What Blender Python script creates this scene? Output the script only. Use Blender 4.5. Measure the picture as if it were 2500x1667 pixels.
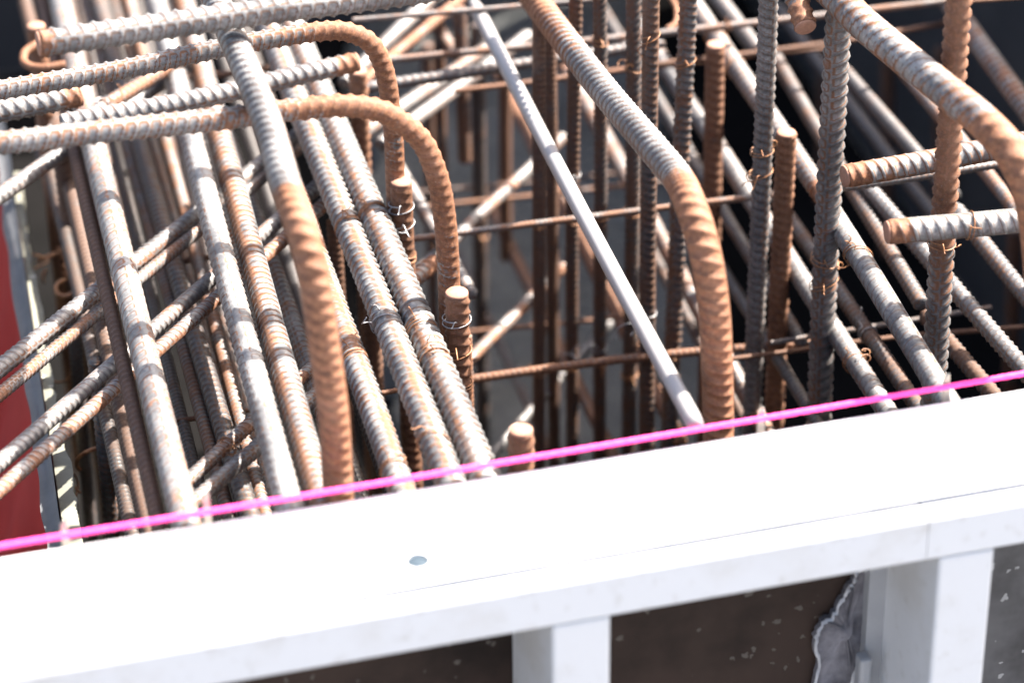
import bpy, bmesh, math, random
import numpy as np
from mathutils import Vector, Matrix
for o in list(bpy.data.objects): bpy.data.objects.remove(o)
scene = bpy.context.scene
col = scene.collection
rng = np.random.default_rng(7)

# ------------------------------------------------------------------ camera
# X runs along the formwork's inner edge, Y away from the camera into the cage, Z up; z = 0 is the top of the formwork rail
PW, PH, FPX = 2500.0, 1667.0, 7600.0
_dn = np.array([140.0, -11660.0, -FPX]); _up = -_dn / np.linalg.norm(_dn)
def _ray(px, py): return np.array([px - PW/2, -(py - PH/2), -FPX]) / FPX
def _pl(px, py):
    r = _ray(px, py); return r / (-(r @ _up))
_a, _b, _m = _pl(0, 1357), _pl(2500, 945), _pl(1250, 1151)
_xa = (_b - _a) / np.linalg.norm(_b - _a)
ROT = np.array([_xa, np.cross(_up, _xa), _up])
CAM = ROT @ (-_m * (2.5 / np.linalg.norm(_m)))
def at_z(px, py, z): d = ROT @ _ray(px, py); return CAM + d * ((z - CAM[2]) / d[2])
def at_y(px, py, y): d = ROT @ _ray(px, py); return CAM + d * ((y - CAM[1]) / d[1])
def at_x(px, py, x): d = ROT @ _ray(px, py); return CAM + d * ((x - CAM[0]) / d[0])
def proj(p):
    q = ROT.T @ (np.asarray(p, float) - CAM); return PW/2 + q[0]/-q[2]*FPX, PH/2 - q[1]/-q[2]*FPX, -q[2]

cd = bpy.data.cameras.new('camera'); cam = bpy.data.objects.new('camera', cd); col.objects.link(cam)
M = Matrix.Identity(4)
for i in range(3):
    for j in range(3): M[i][j] = ROT[i][j]
    M[i][3] = CAM[i]
cam.matrix_world = M
cd.sensor_fit = 'HORIZONTAL'; cd.sensor_width = 36.0; cd.lens = 36.0 * FPX / PW
cd.clip_start = 0.05; cd.clip_end = 3000
cd.dof.use_dof = True; cd.dof.focus_distance = 2.78; cd.dof.aperture_fstop = 2.9
scene.camera = cam

# ------------------------------------------------------------------ light
SUN = Vector((0.84, 0.25, 1.05)).normalized()
el = math.asin(SUN.z); az = math.atan2(SUN.x, SUN.y)
w = bpy.data.worlds.new('World'); scene.world = w; w.use_nodes = True
nt = w.node_tree; nt.nodes.clear()
sky = nt.nodes.new('ShaderNodeTexSky'); sky.sky_type = 'NISHITA'; sky.sun_disc = False
sky.sun_elevation = el; sky.sun_rotation = az; sky.air_density = 1.0; sky.dust_density = 6.0; sky.ozone_density = 0.3
bg = nt.nodes.new('ShaderNodeBackground'); bg.inputs['Strength'].default_value = 0.085
wo = nt.nodes.new('ShaderNodeOutputWorld')
nt.links.new(sky.outputs[0], bg.inputs[0]); nt.links.new(bg.outputs[0], wo.inputs[0])
sl = bpy.data.lights.new('sun', 'SUN'); sl.energy = 5.0; sl.angle = math.radians(0.53); sl.color = (1.0, 0.925, 0.83)
so = bpy.data.objects.new('sun', sl); col.objects.link(so)
so.rotation_euler = (-SUN).to_track_quat('-Z', 'Y').to_euler(); so.location = SUN * 20
vs = scene.view_settings; vs.view_transform = 'Standard'; vs.look = 'None'; vs.gamma = 1.0; vs.use_curve_mapping = False
vs.exposure = 2.6
scene.render.engine = 'CYCLES'
scene.cycles.max_bounces = 6

# ------------------------------------------------------------------ materials
def newmat(name):
    m = bpy.data.materials.new(name); m.use_nodes = True
    t = m.node_tree; t.nodes.clear()
    out = t.nodes.new('ShaderNodeOutputMaterial'); b = t.nodes.new('ShaderNodeBsdfPrincipled')
    t.links.new(b.outputs[0], out.inputs[0])
    return m, t, b
def N(t, kind, **kw):
    n = t.nodes.new(kind)
    for k, v in kw.items():
        if k.startswith('i_'): n.inputs[k[2:].replace('_', ' ')].default_value = v
        else: setattr(n, k, v)
    return n
def noise(t, vec, scale, detail=4, rough=0.6):
    n = N(t, 'ShaderNodeTexNoise'); n.inputs['Scale'].default_value = scale
    n.inputs['Detail'].default_value = detail; n.inputs['Roughness'].default_value = rough
    t.links.new(vec, n.inputs['Vector']); return n.outputs['Fac']
def ramp(t, fac, stops):
    r = N(t, 'ShaderNodeValToRGB'); cr = r.color_ramp
    while len(cr.elements) < len(stops): cr.elements.new(0.5)
    for e, (p, c) in zip(cr.elements, stops): e.position = p; e.color = (*c, 1.0) if len(c) == 3 else c
    t.links.new(fac, r.inputs[0]); return r.outputs[0]
def math_(t, op, a, b=None, c=None, clamp=False):
    n = N(t, 'ShaderNodeMath', operation=op); n.use_clamp = clamp
    for i, v in enumerate((a, b, c)):
        if v is None: continue
        if isinstance(v, (int, float)): n.inputs[i].default_value = v
        else: t.links.new(v, n.inputs[i])
    return n.outputs[0]
def mixc(t, fac, a, b, mode='MIX'):
    n = N(t, 'ShaderNodeMix', data_type='RGBA', blend_type=mode)
    for s, v in ((n.inputs['Factor'], fac), (n.inputs[6], a), (n.inputs[7], b)):
        if isinstance(v, (int, float)): s.default_value = v
        elif isinstance(v, tuple): s.default_value = (*v, 1.0)
        else: t.links.new(v, s)
    return n.outputs[2]
def sstep(t, v, lo, hi):
    n = N(t, 'ShaderNodeMapRange', interpolation_type='SMOOTHSTEP')
    t.links.new(v, n.inputs[0]); n.inputs[1].default_value = lo; n.inputs[2].default_value = hi
    return n.outputs[0]
def objvec(t, rand=True):
    c = N(t, 'ShaderNodeTexCoord'); v = c.outputs['Object']
    if rand:
        oi = N(t, 'ShaderNodeObjectInfo'); a = N(t, 'ShaderNodeVectorMath', operation='SCALE'); a.inputs['Scale'].default_value = 7.0
        cx = N(t, 'ShaderNodeCombineXYZ')
        t.links.new(oi.outputs['Random'], cx.inputs[0]); t.links.new(oi.outputs['Random'], cx.inputs[1]); t.links.new(cx.outputs[0], a.inputs[0])
        s = N(t, 'ShaderNodeVectorMath', operation='ADD'); t.links.new(v, s.inputs[0]); t.links.new(a.outputs[0], s.inputs[1]); v = s.outputs[0]
    return v
def bump(t, b, h, strength, dist):
    n = N(t, 'ShaderNodeBump'); n.inputs['Strength'].default_value = strength; n.inputs['Distance'].default_value = dist
    t.links.new(h, n.inputs['Height']); t.links.new(n.outputs[0], b.inputs['Normal'])

def mat_rebar():
    m, t, b = newmat('rebar_steel')
    v = objvec(t)
    ru = N(t, 'ShaderNodeAttribute', attribute_name='rust').outputs['Fac']
    rib = N(t, 'ShaderNodeAttribute', attribute_name='rib').outputs['Fac']
    n1 = noise(t, v, 38, 5, 0.65); n2 = noise(t, v, 220, 4, 0.7); n3 = noise(t, v, 900, 2, 0.6); n4 = noise(t, v, 14, 3, 0.5)
    du = N(t, 'ShaderNodeAttribute', attribute_name='dust').outputs['Fac']  # above 0 dust, below 0 shade painted into the bar's colour
    steel = ramp(t, n2, [(0.25, (0.035, 0.035, 0.038)), (0.5, (0.070, 0.071, 0.076)), (0.75, (0.13, 0.131, 0.137))])
    dusty = ramp(t, n2, [(0.25, (0.10, 0.098, 0.098)), (0.5, (0.23, 0.227, 0.224)), (0.75, (0.36, 0.354, 0.346))])
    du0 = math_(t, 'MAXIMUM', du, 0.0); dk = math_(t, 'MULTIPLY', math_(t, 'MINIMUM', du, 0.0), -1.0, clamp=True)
    steel = mixc(t, math_(t, 'MULTIPLY', du0, math_(t, 'MULTIPLY_ADD', sstep(t, n4, 0.36, 0.60), 0.75, 0.30), clamp=True), steel, dusty)
    rust = ramp(t, n2, [(0.25, (0.045, 0.017, 0.009)), (0.5, (0.15, 0.058, 0.025)), (0.75, (0.30, 0.135, 0.062))])
    rust = mixc(t, sstep(t, n1, 0.45, 0.7), rust, (0.20, 0.090, 0.048))
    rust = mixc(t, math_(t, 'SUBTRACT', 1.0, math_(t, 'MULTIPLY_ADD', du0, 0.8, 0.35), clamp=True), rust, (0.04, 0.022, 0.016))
    # rust beside the ribs and in patches; edge also carries painted rib shade
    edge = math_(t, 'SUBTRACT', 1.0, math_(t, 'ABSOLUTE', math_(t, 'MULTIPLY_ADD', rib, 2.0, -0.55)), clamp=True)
    k = math_(t, 'ADD', math_(t, 'MULTIPLY', n1, 0.75), math_(t, 'MULTIPLY', n2, 0.35))
    k = math_(t, 'ADD', k, math_(t, 'MULTIPLY', edge, 0.28))
    k = math_(t, 'ADD', k, math_(t, 'MULTIPLY_ADD', ru, 0.80, -0.585))
    mask = sstep(t, k, 0.40, 0.54)
    c = mixc(t, mask, steel, rust)
    c = mixc(t, math_(t, 'MULTIPLY', sstep(t, math_(t, 'MULTIPLY_ADD', n2, 0.35, edge), 0.78, 1.12), 0.72), c, (0.095, 0.040, 0.016))  # rust-brown lines at the rib feet, partly painting the ribs' shaded sides
    c = mixc(t, math_(t, 'MULTIPLY', sstep(t, n3, 0.58, 0.75), 0.35), c, (0.26, 0.25, 0.24))
    c = mixc(t, dk, c, (0.020, 0.016, 0.014))  # negative values darken whole bars, putting the cage's shade into their colour
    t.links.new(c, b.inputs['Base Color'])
    t.links.new(math_(t, 'MULTIPLY_ADD', mask, -0.25, 0.25), b.inputs['Metallic'])
    t.links.new(math_(t, 'MULTIPLY_ADD', mask, 0.25, 0.5), b.inputs['Roughness'])
    bump(t, b, n3, 0.35, 0.0006)
    return m
def mat_cut():
    m, t, b = newmat('rusted_cut_steel')
    v = objvec(t); n = noise(t, v, 300, 4); n1 = noise(t, v, 60, 2)
    c = ramp(t, n, [(0.3, (0.17, 0.075, 0.045)), (0.7, (0.30, 0.155, 0.10))])
    t.links.new(mixc(t, n1, c, (0.24, 0.135, 0.095)), b.inputs['Base Color']); b.inputs['Roughness'].default_value = 0.8
    bump(t, b, n, 0.4, 0.001)
    return m
def mat_wire(name, a, c2, metal):
    m, t, b = newmat(name); v = objvec(t); n = noise(t, v, 250, 3)
    t.links.new(ramp(t, n, [(0.35, a), (0.65, c2)]), b.inputs['Base Color'])
    b.inputs['Metallic'].default_value = metal; b.inputs['Roughness'].default_value = 0.5
    return m
def mat_rail():
    m, t, b = newmat('powder_coated_rail')
    v = objvec(t, False); n = noise(t, v, 9, 5, 0.6); n2 = noise(t, v, 60, 4, 0.6)
    c = mixc(t, sstep(t, n, 0.45, 0.68), (0.57, 0.58, 0.60), (0.51, 0.507, 0.505))
    c = mixc(t, math_(t, 'MULTIPLY', sstep(t, n2, 0.54, 0.76), 0.45), c, (0.36, 0.34, 0.315))
    t.links.new(c, b.inputs['Base Color']); b.inputs['Roughness'].default_value = 0.45
    bump(t, b, n2, 0.08, 0.001)
    return m
def mat_ply(name, base, dark, spot, dens):
    m, t, b = newmat(name); v = objvec(t, False)
    n = noise(t, v, 7, 5, 0.6); n2 = noise(t, v, 90, 4, 0.6)
    c = mixc(t, sstep(t, n, 0.35, 0.7), base, dark)
    vo = N(t, 'ShaderNodeTexVoronoi'); vo.inputs['Scale'].default_value = 70; dv = N(t, 'ShaderNodeTexNoise'); dv.inputs['Scale'].default_value = 120; t.links.new(v, dv.inputs['Vector'])
    ad = N(t, 'ShaderNodeVectorMath', operation='MULTIPLY_ADD'); t.links.new(dv.outputs['Color'], ad.inputs[0]); ad.inputs[1].default_value = (0.012, 0.012, 0.012); t.links.new(v, ad.inputs[2]); t.links.new(ad.outputs[0], vo.inputs['Vector'])
    wn = N(t, 'ShaderNodeTexWhiteNoise'); t.links.new(vo.outputs['Color'], wn.inputs['Vector'])
    s = math_(t, 'LESS_THAN', vo.outputs['Distance'], math_(t, 'MULTIPLY', wn.outputs['Value'], 0.30))
    s = math_(t, 'MULTIPLY', s, math_(t, 'LESS_THAN', wn.outputs['Value'], dens))
    c = mixc(t, s, c, spot)
    t.links.new(c, b.inputs['Base Color']); b.inputs['Roughness'].default_value = 0.6; b.inputs['Specular IOR Level'].default_value = 0.12
    bump(t, b, n2, 0.2, 0.001)
    return m
def mat_concrete():
    m, t, b = newmat('wet_concrete'); v = objvec(t, False)
    n = noise(t, v, 5, 6, 0.65); n2 = noise(t, v, 70, 6, 0.75); n3 = noise(t, v, 320, 3, 0.7)
    c = ramp(t, n, [(0.3, (0.050, 0.053, 0.052)), (0.7, (0.10, 0.104, 0.101))])
    c = mixc(t, math_(t, 'MULTIPLY', sstep(t, n2, 0.5, 0.7), 0.5), c, (0.17, 0.172, 0.165))
    t.links.new(c, b.inputs['Base Color'])
    t.links.new(math_(t, 'MULTIPLY_ADD', n3, 0.6, 0.12), b.inputs['Roughness'])
    h = math_(t, 'ADD', n2, math_(t, 'MULTIPLY', n3, 0.5)); bump(t, b, h, 0.9, 0.006)
    return m
def mat_simple(name, c1, c2, scale, rough, bmp=0.1, spec=0.5):
    m, t, b = newmat(name); v = objvec(t, False); n = noise(t, v, scale, 5, 0.6)
    t.links.new(ramp(t, n, [(0.3, c1), (0.7, c2)]), b.inputs['Base Color']); b.inputs['Roughness'].default_value = rough; b.inputs['Specular IOR Level'].default_value = spec
    bump(t, b, n, bmp, 0.002)
    return m
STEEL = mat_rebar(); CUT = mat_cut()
WIRE_G = mat_wire('galvanised_wire', (0.20, 0.20, 0.21), (0.36, 0.36, 0.37), 0.6)
WIRE_R = mat_wire('rusty_wire', (0.13, 0.05, 0.02), (0.32, 0.15, 0.065), 0.1)
RAIL = mat_rail()
PLY = mat_ply('brown_plywood', (0.040, 0.026, 0.021), (0.012, 0.008, 0.007), (0.090, 0.078, 0.068), 0.8)
PLY_G = mat_ply('cement_stained_plywood', (0.12, 0.118, 0.122), (0.035, 0.033, 0.033), (0.30, 0.30, 0.30), 0.95)
BLACK = mat_ply('black_film_plywood', (0.040, 0.040, 0.043), (0.055, 0.054, 0.055), (0.09, 0.09, 0.09), 0.25)
CONC = mat_concrete()
STRIP = mat_ply('cement_splashed_edge', (0.20, 0.20, 0.165), (0.13, 0.13, 0.11), (0.34, 0.34, 0.30), 0.8)
LUMP = mat_simple('hardened_concrete', (0.05, 0.047, 0.056), (0.22, 0.212, 0.235), 40, 0.8, 0.8)
TARP = mat_simple('red_tarpaulin', (0.22, 0.006, 0.008), (0.29, 0.010, 0.010), 12, 0.6, 0.1, 0.15)
HEM = mat_simple('grey_webbing', (0.05, 0.052, 0.056), (0.08, 0.082, 0.088), 40, 0.6)
SOIL = mat_simple('pale_dusty_ground', (0.125, 0.126, 0.128), (0.17, 0.171, 0.173), 3, 0.95, 0.4)
PITBED = mat_simple('pit_shade_black', (0.005, 0.005, 0.005), (0.009, 0.0085, 0.0085), 6, 0.9, 0.4, 0.0)  # near black, painted in for the deep shade on the pit floor
FLAKE = mat_simple('white_flaking_edge', (0.42, 0.42, 0.44), (0.60, 0.60, 0.62), 60, 0.8, 0.4)
GLINT = mat_simple('painted_glint', (0.36, 0.32, 0.25), (0.50, 0.46, 0.38), 80, 0.8, 0.2)
STILE = mat_simple('shade_greyed_steel', (0.26, 0.265, 0.28), (0.34, 0.345, 0.36), 14, 0.5, 0.1)  # greyed so that the shade on stile and bracket is in the colour
HOLE_SHADE = mat_simple('hole_shade_blue', (0.034, 0.049, 0.064), (0.040, 0.056, 0.072), 60, 0.6, 0.05, 0.1)
GROOVE_SHADE = mat_simple('groove_shade', (0.022, 0.030, 0.044), (0.10, 0.105, 0.12), 9, 0.7, 0.2, 0.1)
PVC = mat_simple('grey_white_plastic', (0.21, 0.20, 0.202), (0.25, 0.24, 0.242), 8, 0.28, 0.02)
PINK = mat_simple('fluorescent_pink_line', (0.94, 0.04, 0.30), (0.98, 0.06, 0.36), 300, 0.7)

# ------------------------------------------------------------------ helpers
def tag(o, label=None, cat=None, group=None, kind=None):
    for k, v in (('label', label), ('category', cat), ('group', group), ('kind', kind)):
        if v: o[k] = v
    return o
def mesh_np(name, V, Q, mats, attrs=None, parent=None, origin=None, tris=None, smooth=True):
    """quads Q (n,4) and optional triangles; verts shifted so that the origin is the object's location"""
    V = np.asarray(V, float); org = V[0].copy() if origin is None else np.asarray(origin, float)
    me = bpy.data.meshes.new(name); me.vertices.add(len(V)); me.vertices.foreach_set('co', (V - org).ravel())
    nq = len(Q); nt_ = 0 if tris is None else len(tris)
    loops = np.asarray(Q, np.int32).ravel()
    starts = np.arange(nq) * 4; tot = np.full(nq, 4)
    if nt_:
        loops = np.concatenate([loops, np.asarray(tris, np.int32).ravel()])
        starts = np.concatenate([starts, nq*4 + np.arange(nt_)*3]); tot = np.concatenate([tot, np.full(nt_, 3)])
    me.loops.add(len(loops)); me.loops.foreach_set('vertex_index', loops.astype(np.int32))
    me.polygons.add(nq + nt_); me.polygons.foreach_set('loop_start', starts.astype(np.int32)); me.polygons.foreach_set('loop_total', tot.astype(np.int32))
    me.polygons.foreach_set('use_smooth', np.full(nq + nt_, smooth))
    me.update(calc_edges=True)
    for m in mats: me.materials.append(m)
    for k, a in (attrs or {}).items():
        at = me.attributes.new(k, 'FLOAT', 'POINT'); at.data.foreach_set('value', np.asarray(a, np.float32))
    o = bpy.data.objects.new(name, me); col.objects.link(o)
    if parent is not None: o.parent = parent; o.location = org - np.array(parent.location)
    else: o.location = org
    return o
def catmull(P, step):
    P = np.asarray(P, float)
    if len(P) == 2:
        n = max(2, int(np.linalg.norm(P[1]-P[0]) / step)); u = np.linspace(0, 1, n+1)[:, None]; return P[0] + (P[1]-P[0]) * u
    Q = np.vstack([2*P[0]-P[1], P, 2*P[-1]-P[-2]]); out = []
    for i in range(1, len(Q)-2):
        p0, p1, p2, p3 = Q[i-1:i+3]; u = np.linspace(0, 1, 40, endpoint=False)[:, None]
        t0 = 0.0; t1 = np.linalg.norm(p1-p0)**.5 + 1e-9; t2 = t1 + np.linalg.norm(p2-p1)**.5 + 1e-9; t3 = t2 + np.linalg.norm(p3-p2)**.5 + 1e-9
        t = t1 + (t2-t1)*u
        A1 = (t1-t)/(t1-t0)*p0 + (t-t0)/(t1-t0)*p1; A2 = (t2-t)/(t2-t1)*p1 + (t-t1)/(t2-t1)*p2; A3 = (t3-t)/(t3-t2)*p2 + (t-t2)/(t3-t2)*p3
        B1 = (t2-t)/(t2-t0)*A1 + (t-t0)/(t2-t0)*A2; B2 = (t3-t)/(t3-t1)*A2 + (t-t1)/(t3-t1)*A3
        out.append((t2-t)/(t2-t1)*B1 + (t-t1)/(t2-t1)*B2)
    C = np.vstack(out + [P[-1:]])
    s = np.concatenate([[0], np.cumsum(np.linalg.norm(np.diff(C, axis=0), axis=1))])
    n = max(2, int(s[-1] / step)); ss = np.linspace(0, s[-1], n+1)
    return np.stack([np.interp(ss, s, C[:, k]) for k in range(3)], 1)
def frames(P, ref=(0.3, 0.2, 0.93)):
    T = np.gradient(P, axis=0); T /= np.linalg.norm(T, axis=1)[:, None]
    r = np.asarray(ref, float); a = r - T[0]*(r @ T[0])
    if np.linalg.norm(a) < 0.3: r = np.array([0.9, -0.4, 0.1]); a = r - T[0]*(r @ T[0])
    U = np.empty_like(P); a /= np.linalg.norm(a)
    for i in range(len(P)):
        a = a - T[i]*(a @ T[i]); a /= np.linalg.norm(a); U[i] = a
    return T, U, np.cross(T, U)
BARS = {}
def tube(name, P, r, mats, seg=8, parent=None, caps=True):
    P = np.asarray(P, float); T, U, B = frames(P); n = len(P)
    th = np.linspace(0, 2*np.pi, seg, endpoint=False); rr = np.broadcast_to(np.asarray(r, float), (n,))
    V = P[:, None] + rr[:, None, None] * (np.cos(th)[None, :, None]*U[:, None] + np.sin(th)[None, :, None]*B[:, None])
    i = np.arange(n-1)[:, None]; j = np.arange(seg)[None]; j2 = (j+1) % seg
    Q = np.stack([i*seg+j, i*seg+j2, (i+1)*seg+j2, (i+1)*seg+j], -1).reshape(-1, 4)
    V = V.reshape(-1, 3); tr = None
    if caps:
        V = np.vstack([V, P[:1], P[-1:]]); c0 = n*seg; jj = np.arange(seg); k2 = (jj+1) % seg
        tr = np.vstack([np.stack([np.full(seg, c0), k2, jj], 1), np.stack([np.full(seg, c0+1), (n-1)*seg+jj, (n-1)*seg+k2], 1)])
    return mesh_np(name, V, Q, mats, parent=parent, origin=P[0], tris=tr)
def rebar(key, name, label, P, d, rust=0.3, rust2=None, bend=0.0, cut=(), pitch=0.52, seg=14, group=None, endrust=0.25, lean=0.9, sub=6, dust=0.75, ribh=0.10, face=0):  # negative dust paints the whole bar darker for the cage's shade
    """one ribbed bar along the path P, diameter d; rust..rust2 along its length, extra rust where it bends"""
    sp = d * pitch * rng.uniform(0.93, 1.07); step = sp / sub
    P = catmull(P, step); n = len(P)
    s = np.concatenate([[0], np.cumsum(np.linalg.norm(np.diff(P, axis=0), axis=1))]); L = s[-1]
    # a bar is never dead straight
    T, U, B = frames(P)
    ph = rng.uniform(0, 6.28, 4); amp = min(0.0022, L*0.0016)
    wob = (np.sin(s/L*5+ph[0])*amp*0.6 + np.sin(s/L*11+ph[1])*amp*0.25)
    wob2 = (np.sin(s/L*4+ph[2])*amp*0.6 + np.sin(s/L*9+ph[3])*amp*0.25)
    P = P + U*wob[:, None] + B*wob2[:, None]
    T, U, B = frames(P)
    roll = rng.uniform(0, np.pi)
    if face:   # turn the rib field, not the seam, towards the open side
        q = int(n*0.7); a_ = CAM - P[q]; roll = math.atan2(a_ @ B[q], a_ @ U[q]) - math.pi/2*face
    th = np.linspace(0, 2*np.pi, seg, endpoint=False) + roll
    tl = (th - roll)
    side = np.where(np.sin(tl) >= 0, 1.0, -1.0)
    phase = s[:, None]/sp + lean*(np.mod(tl, np.pi)/np.pi)[None]*side[None] + 0.5*(side < 0)[None]
    rb = np.clip(np.cos(2*np.pi*phase), 0, 1)**1.7 * (np.abs(np.sin(tl))**0.5)[None]
    lon = np.exp(-((np.minimum(np.mod(tl, np.pi), np.pi-np.mod(tl, np.pi)))**2)/0.05)[None] * np.ones((n, 1))
    h = np.maximum(rb*ribh, lon*0.05)
    r = d*0.47*np.ones((n, 1)) + d*h
    tight = np.clip((np.arange(n)/sub), 0, 1) ; edge_ = np.minimum(np.arange(n), np.arange(n)[::-1])
    r[0] *= 0.93; r[-1] *= 0.93
    V = P[:, None] + r[..., None]*(np.cos(th)[None, :, None]*U[:, None] + np.sin(th)[None, :, None]*B[:, None])
    i = np.arange(n-1)[:, None]; j = np.arange(seg)[None]; j2 = (j+1) % seg
    Q = np.stack([i*seg+j, i*seg+j2, (i+1)*seg+j2, (i+1)*seg+j], -1).reshape(-1, 4)
    if isinstance(rust, list): rr = np.interp(s/L, [q[0] for q in rust], [q[1] for q in rust])
    else: rr = np.interp(s/L, [0, 1], [rust, rust if rust2 is None else rust2])
    if bend:
        k = np.linalg.norm(np.gradient(T, axis=0), axis=1)/np.gradient(s); w_ = max(3, int(0.05/step)); ker = np.ones(w_)/w_
        k = np.convolve(np.clip(k/6.0, 0, 1), ker, 'same'); rr = rr + bend*np.clip(k*1.6, 0, 1)
    for c in cut:
        ds = s if c == 0 else L - s; rr = rr + endrust*np.clip(1 - ds/0.022, 0, 1)**0.5*2
    ru = np.repeat(np.clip(rr, 0, 1.3), seg); ri = (h/ribh).ravel()
    VV = np.vstack([V.reshape(-1, 3), P[:1], P[-1:]]); c0 = n*seg; jj = np.arange(seg); k2 = (jj+1) % seg
    tr = np.vstack([np.stack([np.full(seg, c0), k2, jj], 1), np.stack([np.full(seg, c0+1), (n-1)*seg+jj, (n-1)*seg+k2], 1)])
    ru = np.concatenate([ru, [rr[0], rr[-1]]]); ri = np.concatenate([ri, [0, 0]])
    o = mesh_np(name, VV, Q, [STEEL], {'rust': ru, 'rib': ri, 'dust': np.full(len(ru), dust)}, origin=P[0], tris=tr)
    tag(o, label, 'rebar', group)
    for c in cut:   # saw-cut end face, a thin chamfered disc
        p = P[0] if c == 0 else P[-1]; t_ = -T[0] if c == 0 else T[-1]; u_, b_ = (U[0], B[0]) if c == 0 else (U[-1], B[-1])
        tt = np.linspace(0, 2*np.pi, 20, endpoint=False)
        rings = [(d*0.475, 0.0), (d*0.475, 0.0012), (d*0.44, 0.0020), (d*0.22, 0.0023)]
        jit = 1 + 0.015*np.sin(tt*3 + rng.uniform(0, 6))
        W_ = np.vstack([p + t_*dz + (rad*jit)[:, None]*(np.cos(tt)[:, None]*u_ + np.sin(tt)[:, None]*b_) for rad, dz in rings] + [(p + t_*0.0023)[None]])
        ii = np.arange(3)[:, None]; j_ = np.arange(20)[None]; jn = (j_+1) % 20
        Q_ = np.stack([ii*20+j_, ii*20+jn, (ii+1)*20+jn, (ii+1)*20+j_], -1).reshape(-1, 4)
        T_ = np.stack([60+np.arange(20), 60+(np.arange(20)+1) % 20, np.full(20, 80)], 1)
        e = mesh_np('cut_end', W_, Q_, [CUT], parent=o, origin=p, tris=T_); e['label'] = 'rust orange saw-cut end face'
    BARS[key] = (P, d/2, T)
    return o
def dia(p, wpx): return wpx * proj(p)[2] / FPX
def ext(P, a, b):
    P = [np.asarray(p, float) for p in P]
    if a: P[0] = P[0] + (P[0]-P[1])/np.linalg.norm(P[0]-P[1])*a
    if b: P[-1] = P[-1] + (P[-1]-P[-2])/np.linalg.norm(P[-1]-P[-2])*b
    return P
def flat(key, name, label, pts, z, wpx, a=0, b=0, **kw):
    """bar lying at height z (or z1..z2)"""
    z = z if isinstance(z, (tuple, list)) else [z]*len(pts)
    P = [at_z(x, y, q) for (x, y), q in zip(pts, z)]
    d = dia((P[0]+P[-1])/2, wpx)
    return rebar(key, name, label, ext(P, a, b), d, **kw)
def upright(key, label, top, bot, Y, wpx, zb=-0.74, name='vertical_rebar', **kw):
    p, q = at_y(*top, Y), at_y(*bot, Y); d = dia((p+q)/2, wpx)
    if zb is not None: q = p + (q-p)*((zb-p[2])/(q[2]-p[2]))
    return rebar(key, name, label, [p, q], d, **kw)

# ------------------------------------------------------------------ setting
def sheet(name, poly, z, mat, thick=0.0, jitter=0.0, kind='structure'):
    bm = bmesh.new(); vs_ = [bm.verts.new((x, y, z)) for x, y in poly]; f = bm.faces.new(vs_)
    if f.normal.z < 0: f.normal_flip()
    if thick:
        g = bmesh.ops.extrude_face_region(bm, geom=[f])
        for v in g['geom']:
            if isinstance(v, bmesh.types.BMVert): v.co.z -= thick
        bmesh.ops.recalc_face_normals(bm, faces=bm.faces)
    me = bpy.data.meshes.new(name); bm.to_mesh(me); bm.free(); me.materials.append(mat)
    o = bpy.data.objects.new(name, me); col.objects.link(o); o['kind'] = kind
    return o
FLOOR = -0.75
sheet('ground', [(-400, -400), (400, -400), (400, 400), (-400, 400)], FLOOR - 0.006, SOIL)
sheet('pit_bed', [(-1.2, 0.0), (0.95, 0.0), (0.95, 2.21), (-1.2, 2.21)], FLOOR, PITBED)
def grid_mesh(name, nx, ny, fn, mat, smooth=True):
    u, v = np.meshgrid(np.linspace(0, 1, nx), np.linspace(0, 1, ny)); V = fn(u.ravel(), v.ravel())
    i = np.arange(ny-1)[:, None]; j = np.arange(nx-1)[None]
    Q = np.stack([i*nx+j, i*nx+j+1, (i+1)*nx+j+1, (i+1)*nx+j], -1).reshape(-1, 4)
    return mesh_np(name, V, Q, [mat], origin=V[0], smooth=smooth)
# rough blinding concrete at the bottom of the pit; edges run out irregularly
def conc_fn(u, v):
    zc = FLOOR + 0.045
    left = np.array([at_z(x, y, zc)[:2] for x, y in ((860, -150), (880, 350), (890, 750), (980, 1050), (1080, 1400))])
    right = np.array([at_z(x, y, zc)[:2] for x, y in ((1560, -150), (1610, 200), (1700, 620), (1830, 1000), (1940, 1400))])
    k = np.linspace(0, 1, 5)
    lx, ly = np.interp(v, k, left[:, 0]), np.interp(v, k, left[:, 1]); rx, ry = np.interp(v, k, right[:, 0]), np.interp(v, k, right[:, 1])
    wv = 0.018*np.sin(v*31)+0.012*np.sin(v*67+1)
    x = lx+(rx-lx)*u + wv*(np.abs(u-0.5)*2)**4; y = ly+(ry-ly)*u
    z = zc + 0.006*np.sin(x*23+y*9)+0.005*np.sin(y*31-x*11)+0.003*np.sin(x*71+2)*np.sin(y*63)
    ed = np.minimum(u, 1-u); z = np.where(ed < 0.012, FLOOR - 0.01, z)
    return np.stack([x, y, z], 1)
tag(grid_mesh('concrete_floor', 110, 150, conc_fn, CONC), kind='structure')

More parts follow.
